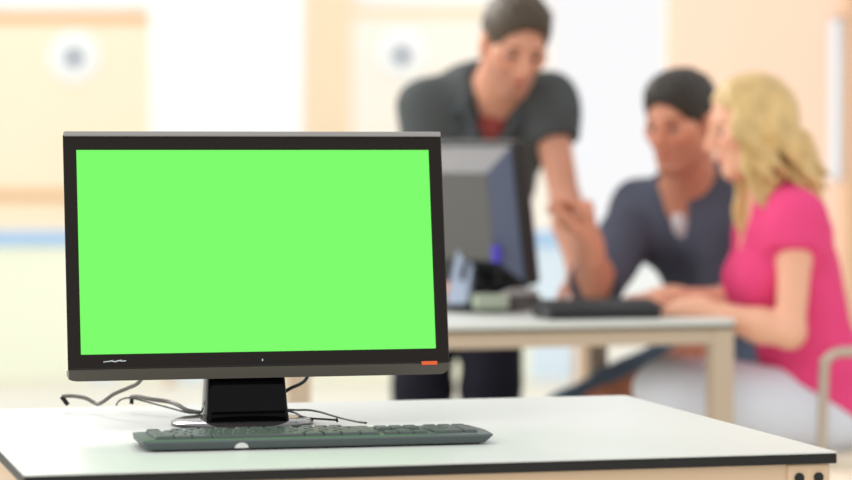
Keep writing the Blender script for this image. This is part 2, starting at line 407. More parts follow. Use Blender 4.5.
# neck and foot
FB = frame(at(248.5, 427, Z=ZT), MY)
nk = MB()
def nring(z, w, d, y0): return [FB(V(p[0], y0+p[2]+d/2, z)) for p in rrect(w, d, .006, 0, seg=3)]
nk.loft([nring(.004, .110, .055, 0), nring(.006, .112, .057, -.001), nring(.03, .108, .05, .003), nring(.085, .102, .04, .012), nring(.12, .1, .035, .02)])
nk.build('neck', M['neck'], mon, True, label='glossy black stand neck')
MB().loft([[FB(V(.0+rx*math.cos(a), .045+ry*math.sin(a), z)) for a in np.linspace(0, 2*math.pi, 48, endpoint=False)] for rx, ry, z in ((.09, .085, .0), (.096, .09, .001), (.096, .09, .004), (.09, .084, .007))]).build('foot', M['foot'], mon, True)
MB().box((-.05, .02, .1), (.05, .055, .2), FB, bev=.004).build('hinge_block', M['shell'], mon)

# cables on the front table
def cable(name, pts, r, m, label, plug=None, group=None):
    o = MB().tube(spline([at(*p) for p in pts], 8), r, 10).build(name, M[m], None, True)
    tag(o, label, 'cable', group)
    if plug: MB().tube([at(*plug[0]), at(*plug[1])], plug[2], 10).build('plug', M['cable_black'], o, True)
cable('monitor_cable', [(62, 396.5, 3.93), (72, 396, 3.93), (85, 398, 3.92), (93, 402, 3.91), (98, 404, 3.9), (104, 401, 3.88), (114, 394, 3.87), (128, 388, 3.86), (138, 383, 3.85), (146, 372, 3.83), (152, 362, 3.81)], .0028, 'cable_grey',
      'grey cable rising in a zigzag under the left corner of the black monitor', ((61.5, 396.5, 3.93), (68, 405, 3.93), .0033))
cable('monitor_cable', [(131, 397, 3.93), (138, 396.5, 3.92), (150, 399, 3.9), (168, 401.5, 3.88), (178, 405, 3.85), (188, 410.5, 3.83), (206, 413, 3.82), (225, 413, 3.8)], .003, 'cable_grey',
      'grey cable lying left of the monitor stand with a black plug end', ((132, 397, 3.93), (131.5, 404, 3.93), .003))
cable('thin_cable', [(116, 405.5, 3.95), (119, 401, 3.95), (126, 398, 3.94), (136, 399, 3.93), (155, 404, 3.9), (172, 408.5, 3.86), (190, 413, 3.82), (208, 412, 3.81)], .0012, 'cable_black', 'thin black wire curling beside the grey cable left of the monitor stand')
cable('thick_cable', [(280, 395, 3.79), (290, 388.5, 3.79), (300, 384, 3.8), (306, 379, 3.81), (310, 370, 3.82)], .0026, 'cable_black', 'short black cable going up behind the monitor from the right of its stand')
cable('keyboard_cable', [(284, 409.5, 3.8), (296, 410, 3.8), (308, 410, 3.79), (320, 412, 3.77), (332, 415.5, 3.74), (345, 419, 3.7), (356, 421.5, 3.63), (366, 423, 3.58)], .0014, 'cable_black', 'thin black cable running from the stand to the back of the front keyboard')
cable('thin_cable', [(284, 410.5, 3.8), (294, 412.5, 3.79), (303, 417, 3.77), (312, 418.5, 3.76), (326, 419.3, 3.75), (336, 420, 3.74)], .0014, 'cable_black', 'thin black cable with a small plug lying right of the monitor stand', ((336, 420.3, 3.74), (338, 419.8, 3.74), .003))

# ------------------------------------------------------------------ front keyboard
KA = at(150, 452.5, Z=ZT); KB = at(485, 444.5, Z=ZT)
ky = math.atan2(KB[1]-KA[1], KB[0]-KA[0]); KL = float(np.linalg.norm(KB-KA))
KF = frame((KA[0], KA[1], ZT), ky)
kd = .115
kb = empty('keyboard', KF((KL/2, kd/2, 0)), 'dark grey-green keyboard lying in front of the green-screen monitor', 'keyboard')
def kring(z, o, ox, zb=None):   # outset rectangle, rear height zb
    zb = z if zb is None else zb; pts = []
    for x, y, zz in ((-ox, -o, z), (KL/2, -o-.002, z), (KL+ox, -o, z), (KL+ox+.004, kd*.5, (z+zb)/2), (KL+ox*.8, kd+o*.5, zb), (KL/2, kd+o*.5, zb), (-ox*.8, kd+o*.5, zb), (-ox-.004, kd*.5, (z+zb)/2)):
        pts.append(KF((x, y, zz)))
    return pts
MB().loft([kring(.0015, -.004, -.006), kring(.003, 0, 0), kring(.0115, .004, .009, .011), kring(.0135, .002, .0095, .013), kring(.0145, -.004, .003, .014)]).build('keyboard_body', M['kb'], kb)
keyi = [0]
def key(x, y, w, d):
    keyi[0] += 1
    zz = .0138+.0*(y/kd)
    v = []
    for k, (ins, z) in enumerate(((0, 0), (.0005, .003), (.002, .0045))):
        for sx, sy in ((-1, -1), (1, -1), (1, 1), (-1, 1)):
            v.append(KF((x+w/2+sx*(w/2-ins), y+d/2+sy*(d/2-ins), zz+z)))
    MB().loft([v[0:4], v[4:8], v[8:12]]).build('key', M['key'], kb)
u = .0187
def row(y, ks, x0=.008, d=.0143):
    x = x0
    for k in ks:
        if k > 0: key(x, y, k*u-.0016, d)
        x += abs(k)*u
y0 = .01
row(y0, [1.3, 1.2, 1.3, 6.1, 1.3, 1.2, 1.3, 1.3])                                   # 8
row(y0+.0159, [2.2]+[1]*10+[2.8])                                                     # 12
row(y0+.0318, [1.7]+[1]*11+[2.3])                                                     # 13
row(y0+.0477, [1.5]+[1]*12+[1.5])                                                     # 14
row(y0+.0636, [1]*13+[2])                                                             # 14
row(y0+.0845, [1, -.6, 1, 1, 1, 1, -.4, 1, 1, 1, 1, -.4, 1, 1, 1], d=.0115)           # 12
xn = .008+15.3*u
for i in range(3): key(xn+i*u, y0, u-.0016, .0143)
key(xn+u, y0+.0159, u-.0016, .0143)
for r in (1, 2):
    for i in range(3): key(xn+i*u, y0+.0318+r*.0159, u-.0016, .0143)
xp = xn+3.4*u
key(xp, y0, 2*u-.0016, .0143); key(xp+2*u, y0, u-.0016, .0143)
for r in (1, 2, 3):
    for i in range(3): key(xp+i*u, y0+r*.0159, u-.0016, .0143)
for i in range(3): key(xp+i*u, y0+.0636, u-.0016, .0143)
KW = KL
mk = [KF((.112+.0085*math.cos(a), -.0035-.0004*0, .0035+.0075*math.sin(a))) for a in np.linspace(0, math.pi, 14)]
mk2 = [p+ (KF((0, .003, 0))-KF((0, 0, 0))) for p in mk]
mk = [KF((.112+.0085*math.cos(a), -.0016-.0038*min(1, (.0075*math.sin(a)+.0005)/.0095), .003+.0068*math.sin(a))) for a in np.linspace(0, math.pi, 14)]
MB().loft([mk, mk2]).build('front_mark', M['white_mark'], kb, label='white half-round mark on the front edge')

# ------------------------------------------------------------------ rear desk
ZD = .73
DY = math.radians(16.5)
DA = at(735, 319, Z=ZD); DF = frame((DA[0], DA[1], 0), DY)
DL, DD = .97, .82
dk = empty('office_desk', DF((-DL/2, DD/2, 0)), 'pale desk with beige frame behind, where the three people work', 'desk')
MB().box((-DL, 0, ZD-.012), (0, DD, ZD), DF, bev=.002).build('desktop', M['table_top'], dk)
MB().box((-DL-.0005, -.0005, ZD-.02), (.0005, DD+.0005, ZD-.012), DF).build('edge_band', M['edge_far'], dk)
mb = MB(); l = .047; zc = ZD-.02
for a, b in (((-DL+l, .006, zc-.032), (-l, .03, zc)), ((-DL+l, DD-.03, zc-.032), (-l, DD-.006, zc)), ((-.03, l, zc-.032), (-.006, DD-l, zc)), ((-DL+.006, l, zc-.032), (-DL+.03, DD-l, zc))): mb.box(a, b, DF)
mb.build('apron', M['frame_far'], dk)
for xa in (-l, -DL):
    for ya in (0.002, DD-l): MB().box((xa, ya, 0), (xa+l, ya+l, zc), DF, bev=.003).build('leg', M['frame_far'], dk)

# rear monitor seen from behind
RY = math.radians(180-48); RTl = math.radians(-8)
RC = at(461, 212, 6.22)
RF = frame(RC, RY, RTl)          # local -y is the screen side
BP = frame((RC[0], RC[1], 0), RY)
rm = empty('computer_monitor', V(RC[0], RC[1], ZD), 'grey-backed monitor seen from behind on the rear desk', 'monitor')
def rr(w, h, r, y, cz=0, cx=0): return [RF(p) for p in rrect(w, h, r, y, cx, cz)]
w2, h2 = .41, .318
MB().loft([rr(w2-.03, h2-.03, .004, -.02), rr(w2-.006, h2-.006, .006, -.026), rr(w2, h2, .008, -.022), rr(w2, h2, .008, .006), rr(w2-.01, h2-.01, .008, .01)], False, True).build('frame', M['shell'], rm)
MB().add([RF((x*(w2-.03)/2, -.021, z*(h2-.03)/2)) for x, z in ((-1, -1), (1, -1), (1, 1), (-1, 1))], [(0, 1, 2, 3)]).build('screen', mat('pale_lit_screen', (20, 24, 30), .2, .5, 0, emit=(190, 205, 220), es=.6), rm)
oc = [(sx*(w2/2-.012), .008, sz*(h2/2-.008)) for sx, sz in ((-1, -1), (1, -1), (1, 1), (-1, 1))]
ic = [(sx*(w2/2-.05), .055, sz*(h2/2-.062)) for sx, sz in ((-1, -1), (1, -1), (1, 1), (-1, 1))]
for k, (nm, mm, lb) in enumerate((('bottom_slope', 'shell', None), ('side_slope', 'mon_side', 'blue-grey sloping side of the back shell'), ('top_slope', 'mon_top_lit', 'lighter sloping top of the back shell'), ('side_slope', 'mon_side', 'blue-grey sloping side of the back shell'))):
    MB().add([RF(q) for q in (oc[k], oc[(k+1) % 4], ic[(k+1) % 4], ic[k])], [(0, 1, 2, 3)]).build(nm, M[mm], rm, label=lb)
MB().loft([[RF(q) for q in ic], [RF((q[0]*.99, .058, q[2]*.99)) for q in ic]], False, True).build('back_panel', M['mon_grey'], rm, label='grey back panel')
# stand
sb = at(474, 312, Z=ZD); 
SFm = frame((sb[0], sb[1], ZD), math.radians(-12))
n1, n2, n3, n4 = at(446, 304, 6.12), at(466, 304, 6.12), at(476, 247, 6.16), at(458, 247, 6.16)
dep = V(.01, .03, 0)
nk = MB().loft([[n1, n2, n2+dep, n1+dep], [n4, n3, n3+dep, n4+dep]]).build('stand_column', M['silver'], rm, label='silver-blue stand column with a dark slot')
c1 = n1+(n2-n1)*.52+(n4-n1)*.42-V(0, .003, 0); c2 = n1+(n2-n1)*.52+(n4-n1)*.72-V(0, .003, 0)
MB().tube([c1, c2], .006, 10).build('slot', M['bolt'], nk, True)
MB().loft([[at(466, 304, 6.16), at(474, 306, 6.2), at(474, 306, 6.26), at(466, 304, 6.24)], [at(476, 247, 6.18), at(510, 247, 6.2), at(510, 247, 6.26), at(476, 247, 6.24)]]).build('stand_shade', M['shell'], rm)  # dark wedge standing in for the shaded monitor underside and cables
c = at(484, 309, 6.2)
MB().loft([[V(c[0]+rx*math.cos(a), 6.24+ry*math.sin(a), ZD+z) for a in np.linspace(0, 2*math.pi, 40, endpoint=False)] for rx, ry, z in ((.105, .11, 0), (.11, .115, .002), (.11, .115, .008), (.1, .105, .012))]).build('foot', M['shell'], rm, True)
MB().tube([at(497, 263, 6.05), at(496, 246, 6.06)], .011, 12).build('video_plug', M['vga'], rm, True, label='violet-blue video plug')
MB().tube(spline([at(497, 262, 6.05), at(500, 275, 6.08), at(492, 288, 6.14), at(478, 298, 6.18)], 6), .006, 8).build('video_cable', M['cable_black'], rm, True)
# things on the rear desk
p0 = at(476, 308, 6.07); pb = frame((p0[0], p0[1], ZD+.012), math.radians(8))
bx = MB().box((0, 0, 0), (.072, .06, .03), pb, bev=.002).build('paper_block', M['pale_green'])
tag(bx, 'small pale green block of paper lying on the foot of the rear monitor', 'paper block')
MB().box((.001, -.0006, .0135), (.071, .061, .0165), pb).build('band', M['mon_grey'], bx)
# telephone-like dark mouse
m0 = at(524, 306, Z=ZD)
ms = MB()
mp = lambda p: V(m0[0]+p[0]*math.cos(.25)-p[1]*math.sin(.25), m0[1]+p[0]*math.sin(.25)+p[1]*math.cos(.25), ZD+p[2])
mring = lambda s, z, sy=1.: [mp((s*.048*math.cos(a), .03+sy*s*.032*math.sin(a), z)) for a in np.linspace(0, 2*math.pi, 36, endpoint=False)]
mo = ms.loft([mring(.9, 0), mring(1, .004), mring(1.02, .014), mring(.96, .024)]).build('computer_mouse', M['mouse'], None, True)
tag(mo, 'dark computer mouse with a grey top right of the grey-backed monitor', 'mouse')
MB().loft([mring(.96, .024), mring(.85, .031), mring(.55, .036), mring(.2, .038)]).build('mouse_top', M['mouse_top'], mo, True)
MB().tube([mp((.03, .02, .0345)), mp((.03, .035, .0345))], .004, 10).build('scroll_wheel', M['bolt'], mo, True)
# rear keyboard
k0 = at(549, 320.5, Z=ZD)
kF = frame((k0[0], k0[1]+.003, ZD), math.radians(14)); kl = .25
rk = empty('keyboard', kF((kl/2, .07, 0)), "dark keyboard on the rear desk under the woman's hands", 'keyboard')
MB().loft([[kF(p) for p in ((.004, .003, 0), (kl-.004, .003, 0), (kl-.004, .135, 0), (.004, .135, 0))], [kF(p) for p in ((0, 0, .014), (kl, 0, .014), (kl, .14, .03), (0, .14, .03))], [kF(p) for p in ((.004, .004, .02), (kl-.004, .004, .02), (kl-.004, .136, .036), (.004, .136, .036))]]).build('keyboard_body', M['shell'], rk)
mb = MB()
for r in range(6):
    for c in range(14):
        x = .008+c*.0182; y = .012+r*.0195; z = .02+.016*(y/.136)
        mb.box((x, y, z-.001), (x+.0166, y+.0172, z+.005), kF, bev=.0015)
mb.build('key_bank', mat('charcoal_keys', (58, 62, 64), .4, .4, .1, 60), rk)

# ------------------------------------------------------------------ people
def ortho(F, U):
    F = nrm(F); U = np.array(U, float); U = nrm(U-F*np.dot(U, F)); return F, np.cross(U, F), U     # forward, left, up
class Head:
    def __init__(s, c, F, U, sc=1.): s.c = np.array(c, float); s.F, s.L, s.U = ortho(F, U); s.s = sc
    def w(s, f, l, u): return s.c+s.s*(f*s.F+l*s.L+u*s.U)
    def loc(s, P): d = (P-s.c)/s.s; return d @ s.F, d @ s.L, d @ s.U
    @property
    def R(s): return np.stack([s.F, s.L, s.U])
    def ell(s, c, r, k=.02): return Ell(s.w(*c), np.array(r)*s.s, s.R, k)
    def cap(s, a, b, ra, rb=None, k=.012): return Cap(s.w(*a), s.w(*b), ra*s.s, (ra if rb is None else rb)*s.s, k)
    def prims(s, fem=False):
        j = .85 if fem else 1.
        P = [s.ell((-.012, 0, .04), (.099, .077, .086), .01), s.ell((.028, 0, -.025), (.062, .06, .088), .03),
             s.cap((-.005, .052, -.045), (.062, .016*j, -.096), .019*j, .017, .03), s.cap((-.005, -.052, -.045), (.062, -.016*j, -.096), .019*j, .017, .03),
             s.cap((.066, -.008, -.1), (.066, .008, -.1), .016*j, None, .02),
             s.cap((.078, -.032, .026), (.078, .032, .026), .012 if not fem else .008, None, .015),
             s.ell((.058, .042, -.018), (.026, .024, .022), None, ) if False else s.cap((.056, .04, -.016), (.05, .05, -.01), .022, None, .02), s.cap((.056, -.04, -.016), (.05, -.05, -.01), .022, None, .02),
             s.cap((.09, 0, .02), (.113, 0, -.028), .0085, .0115, .01), s.cap((.1, .012, -.034), (.092, .015, -.033), .008, None, .006), s.cap((.1, -.012, -.034), (.092, -.015, -.033), .008, None, .006),
             s.cap((.083, -.02, -.061), (.0915, 0, -.0585), .0045, .006, .008), s.cap((.083, .02, -.061), (.0915, 0, -.0585), .0045, .006, .008),
             s.cap((.083, -.012, -.0695), (.083, .012, -.0695), .0072, None, .008)]
        for q in (1, -1):
            P += [s.ell((-.008, q*.08, -.002), (.02, .008, .032), .006), s.cap((-.004, q*.077, -.028), (.0, q*.075, -.034), .008, None, .008)]
        return P
    def subs(s):
        return [s.ell((.1, q*.031, .003), (.019, .0155, .0065), .012) for q in (1, -1)]+[s.ell((.002, q*.0905, 0), (.01, .006, .017), .006) for q in (1, -1)]
def head_cols(vs, h, lip=(.78, .5, .48), stub=.0, brow=(.32, .25, .2), blush=.93):
    f, l, u = h.loc(vs); c = np.ones((len(vs), 3))
    near = (f > .02) & (f < .14) & (np.abs(l) < .085) & (u > -.14) & (u < .09)
    def mixc(mask, col): 
        m = (mask*near)[:, None]; c[:] = c*(1-m)+np.array(col)*c*m
    if stub:
        mixc(stub*np.clip((-.03-u)/.02, 0, 1)*np.clip(((np.abs(l)/.03)**2+((u+.062)/.02)**2-.5)*2, 0, 1), (.6, .56, .55))
    mixc(np.clip(1.6-((l/.024)**2+((u+.0635)/.0095)**2)*1.3, 0, 1)*(f > .07), lip)
    for q in (1, -1):
        mixc(np.clip(2-(((l-q*.033)/.022)**2+((u-.027+.12*np.maximum(np.abs(l)-.04, 0)-.05*np.minimum(np.abs(l)-.03, 0)*0)/.0046)**2)*1.5, 0, 1)*(f > .05), brow)
        mixc(.7*np.clip(1.4-(((l-q*.031)/.02)**2+((u-.003)/.012)**2)*1.2, 0, 1), (.58, .46, .42))  # eye-socket shade painted into the skin colour
        mixc(.6*np.clip(1.2-(((l-q*.045)/.025)**2+((u+.02)/.022)**2), 0, 1), (1, blush-.08, blush-.1))
    mixc(.5*np.clip(1.2-((l/.016)**2+((u+.03)/.018)**2), 0, 1)*(f > .095), (1, .86, .84))
    return c
def eyes(h, parent):
    for q in (1, -1):
        v, f = sdf_mesh([Ell(h.w(.0735, q*.031, .003), V(.0125, .0125, .0125)*h.s)], .0018)
        ff, l, u = h.loc(v); d = np.sqrt((l-q*.031)**2+(u-.003)**2)
        c = np.ones((len(v), 3)); c[(d < .0066) & (ff > .077)] = (.25, .18, .12); c[(d < .003) & (ff > .077)] = (.03, .03, .03)
        mesh_obj('eye', v, f, M['eye'], parent, True, cols=c)
FL = [(.044, .026, .02), (.048, .03, .022), (.045, .028, .021), (.036, .021, .018)]
def hand(w, D, N, T, curls, sc=1., thumb=(.55, .35), spread=.05):
    """D to the fingertips, N out of the palm, T to the thumb side; curls: per finger (knuckle, middle, tip) in radians"""
    w = np.array(w, float); D = nrm(D); N = np.array(N, float); N = nrm(N-D*np.dot(N, D)); T0 = np.cross(D, N); T = T0 if np.dot(T0, T) > 0 else -T0
    P = []; kn = []
    for i, o in enumerate((.03, .0095, -.0105, -.029)):
        L = (.088, .092, .088, .08)[i]*sc
        p = w+D*L+T*o*sc; kn.append(p)
        P.append(Cap(w+D*.012*sc+T*o*.62*sc, p, .0145*sc, .0115*sc, .012))
    P.append(Cap(w-D*.02, w+D*.02*sc, .025*sc, .022*sc, .02))
    for i in range(4):
        p = kn[i]; a = 0.; sp = (1.5, .4, -.6, -1.7)[i]*spread; r = (.0088, .0092, .0086, .0076)[i]*sc
        for j in range(3):
            a += curls[i][j]; d = nrm(D*math.cos(a)+N*math.sin(a)+T*sp*math.cos(a))
            q = p+d*FL[i][j]*sc; P.append(Cap(p, q, r*(1-.06*j), r*(1-.06*(j+1)), .003)); p = q
    p = w+D*.025*sc+T*.024*sc+N*.006
    for j, (L, r) in enumerate(((.042, .0135), (.033, .0105), (.026, .0092))):
        a = thumb[0]-j*.18; b = thumb[1]*(1+j*.5)
        d = nrm(D*math.cos(a)+T*math.sin(a)+N*b*.5); q = p+d*L*sc
        P.append(Cap(p, q, r*sc, r*.9*sc, .008 if j == 0 else .003)); p = q
    return P
def torso_frame(J):
    A = nrm(J['neck']-J['pelvis']); Lf = J['shL']-J['shR']; Lf = nrm(Lf-A*np.dot(Lf, A)); return np.cross(Lf, A), Lf, A
def torso(J, inf=0., fem=False, neck=True):
    F, L, A = torso_frame(J); R = np.stack([F, L, A]); pe, ne = J['pelvis'], J['neck']
    h = np.linalg.norm(ne-pe); sw = np.linalg.norm(J['shL']-J['shR'])/2
    ps = lambda t, f=0., l=0.: pe+A*h*t+F*(f+J.get('bow', 0)*math.sin(math.pi*min(max(t, 0), 1)))+L*l
    if fem:
        P = [Ell(ps(.0), (.115+inf, .155+inf, .12+inf), R, .04), Ell(ps(.32), (.092+inf, .118+inf, .16+inf), R, .06), Ell(ps(.66, .0), (.1+inf, .13+inf, .15+inf), R, .05)]
        for q in (1, -1): P.append(Ell(ps(.6, .075, q*.066), (.048+inf, .058+inf, .058+inf), R, .03))
    else:
        P = [Ell(ps(.0), (.115+inf, .158+inf, .12+inf), R, .04), Ell(ps(.34), (.107+inf, .14+inf, .17+inf), R, .06), Ell(ps(.7), (.118+inf, .162+inf, .17+inf), R, .05)]
        for q in (1, -1): P.append(Ell(ps(.76, .07, q*.075), (.045+inf, .08+inf, .06+inf), R, .04))
    for s_ in ('shL', 'shR'):
        P.append(Cap(ne-A*.02, J[s_], .052+inf, (.045 if fem else .052)+inf, .04))
        P.append(Cap(J[s_], J[s_]*.75+ps(.62)*.25, (.044 if fem else .054)+inf, .07+inf, .04))
    return P
def limbs(J, fem=False):
    k = .88 if fem else 1.
    P = []
    for s in 'LR':
        P += [Cap(J['sh'+s], J['el'+s], .045*k, .035*k, .03), Cap(J['el'+s], J['el'+s]*.7+J['wr'+s]*.3, .036*k, .04*k, .02), Cap(J['el'+s]*.7+J['wr'+s]*.3, J['wr'+s], .04*k, .026*k, .02)]
        P += [Cap(J['hip'+s], J['kn'+s], .082, .056, .03), Cap(J['kn'+s], J['kn'+s]*.65+J['an'+s]*.35, .054, .053, .02), Cap(J['kn'+s]*.65+J['an'+s]*.35, J['an'+s], .053, .038, .02)]
        P += [Cap(J['an'+s], J['toe'+s]-nrm(J['toe'+s]-J['an'+s])*.02, .04, .03, .02)]
    return P
def neckp(J, h, r): return Cap(h.w(-.025, 0, -.04), J['neck']-V(0, 0, .03), r, r+.012, .025)
def legs_cloth(J, r0=.094, r1=.07, r2=.06, end=.93):
    P = []
    for s in 'LR':
        e = J['kn'+s]+(J['an'+s]-J['kn'+s])*end
        P += [Cap(J['hip'+s], J['kn'+s], r0, r1, .04), Grp([Cap(J['kn'+s], e, r1, r2)], [(e-nrm(e-J['kn'+s])*.005, nrm(e-J['kn'+s]))], k=.02)]
    return P
def shoes(J, m, parent):
    for s in 'LR':
        a, t_ = J['an'+s], J['toe'+s]; z0 = min(t_[2]-.035, .0+.0) if t_[2] < .12 else t_[2]-.04
        heel = a+(a-t_)*.18; heel[2] = t_[2]+.005
        v, f = sdf_mesh([Cap(heel, t_, .046, .042, .02), Cap(a-V(0, 0, .01), a*.5+t_*.5, .05, .045, .03)], .006, cuts=[(V(0, 0, max(.002, t_[2]-.036)), V(0, 0, -1))])
        mesh_obj('shoe', v, f, M[m], parent, True)
def sleeve(a, b, ra, rb, t):
    e = a+(b-a)*t; d = nrm(b-a)
    return Grp([Cap(a, a+(b-a)*(t+.15), ra, rb)], [(e, d)], k=.035)

def short_hair(h, top=.07):
    P = [h.ell((-.014, 0, .044), (.108, .085, .096)), h.ell((.03, 0, .088), (.055, .06, .04), .03)]
    sl = .05/.12; n = nrm(V(sl, -1)); nn = n[0]*h.F+n[1]*h.U
    return sdf_mesh(P, .003, cuts=[(h.w(.03, 0, -.022), nn)],
        subs=[h.ell((.092, 0, top-.09), (.09, .069, .088), .006)]+[h.ell((-.004, q*.09, -.008), (.024, .03, .032), .008) for q in (1, -1)],
        noise=lambda X, Y, Z: (.0009)*(np.sin(310*X+90*Z)+np.sin(280*Y-130*Z)+np.sin(170*Z+210*X)))
VB = .004
# ---- man standing, leaning on the desk ------------------------------------------------
def standing_man():
    J = dict(pelvis=at(462, 236, 7.08), neck=at(497, 86, 6.74), shR=at(430, 110, 6.78), shL=at(547, 106, 6.74),
             elR=at(418, 212, 6.72), wrR=at(440, 279, 6.52), elL=at(566, 203, 6.66), wrL=at(580, 276, 6.56),
             hipR=at(434, 245, 7.1), hipL=at(492, 244, 7.06), knR=at(421, 388, 6.98), knL=at(490, 386, 6.94),
             anR=at(419, 552, 7.1), anL=at(494, 552, 7.04), bow=-.03)
    for s in 'LR': J['toe'+s] = V(J['an'+s][0]+(-.03 if s == 'R' else .03), J['an'+s][1]-.17, .04)
    for s in 'LR': J['an'+s][2] = .09
    h = Head(at(514, 45, 6.58), (.26, -.86, -.44), (.2, -.35, 1), .94)
    p = empty('person', V((J['anR'][0]+J['anL'][0])/2, 7.0, 0), 'standing dark-haired man in a charcoal polo shirt leaning over the rear desk', 'person')
    P = torso(J)+limbs(J)+[neckp(J, h, .055)]
    fl = (.12, .18, .12)
    for s, T, w in (('L', (-1, -.3, 0), J['wrL']), ('R', (1, -.3, 0), J['wrR'])):
        D = V(.08 if s == 'L' else -.05, -.8, -.35)
        P += hand(w, D, V(0, -.35, -1), T, [(.0, .25, .2)]*4, 1.02, spread=.09)
    v, f = sdf_mesh(P+h.prims(), VB, subs=h.subs())
    b = mesh_obj('body', v, f, M['skin'], p, True, cols=head_cols(v, h, stub=.7))
    eyes(h, p)
    # hair
    v, f = short_hair(h, .08)
    mesh_obj('hair', v, f, M['hair_d'], p, True)
    # shirt
    F, L, A = torso_frame(J)
    S = torso(J, .014)+[sleeve(J['sh'+s], J['el'+s], (.068), .062, .38) for s in 'LR']
    v, f = sdf_mesh(S, .0055, noise=cloth_noise(.0035), cuts=[(J['pelvis']-A*.04, -A)],
                    subs=[Cap(J['neck']+A*.0, J['neck']+A*.2, .066, .08, .01), Cap(J['neck']+F*.07+A*.02, J['neck']+F*.14-A*.105, .042, .012, .006)])
    mesh_obj('polo_shirt', v, f, M['polo'], p, True)
    # collar leaves
    mb = []
    for q in (1, -1):
        for t0 in range(2):
            pts = [J['neck']-F*.06+A*.035+L*q*.02, J['neck']+L*q*.075+A*.022, J['neck']+L*q*.068+F*.075-A*.005, J['neck']+L*q*.03+F*.135-A*.06]
        for a, c in zip(pts[:-1], pts[1:]): mb.append(Cap(a, c, .014, .012, .01))
        mb.append(Cap(pts[2], pts[2]+L*q*.03-A*.035+F*.012, .012, .008, .02)); mb.append(Cap(pts[3], pts[3]+L*q*.03-A*.0+F*.002, .012, .008, .02))
    v, f = sdf_mesh(mb, .004); mesh_obj('collar', v, f, M['collar'], p, True)
    # undershirt in the open neck
    v, f = sdf_mesh([Ell(J['neck']+F*.085-A*.075, (.036, .05, .05), np.stack([F, L, A]))], .005); mesh_obj('undershirt', v, f, M['undershirt'], p, True, label='dusty red undershirt in the open collar')
    T_ = [Ell(J['pelvis'], (.13, .172, .135), np.stack([F, L, A]), .03)]+legs_cloth(J, .1, .074, .066)
    v, f = sdf_mesh(T_, .006, noise=cloth_noise(.003), cuts=[(J['pelvis']+A*.09, A)])
    mesh_obj('trousers', v, f, M['navy'], p, True); shoes(J, 'shoe', p)
standing_man()

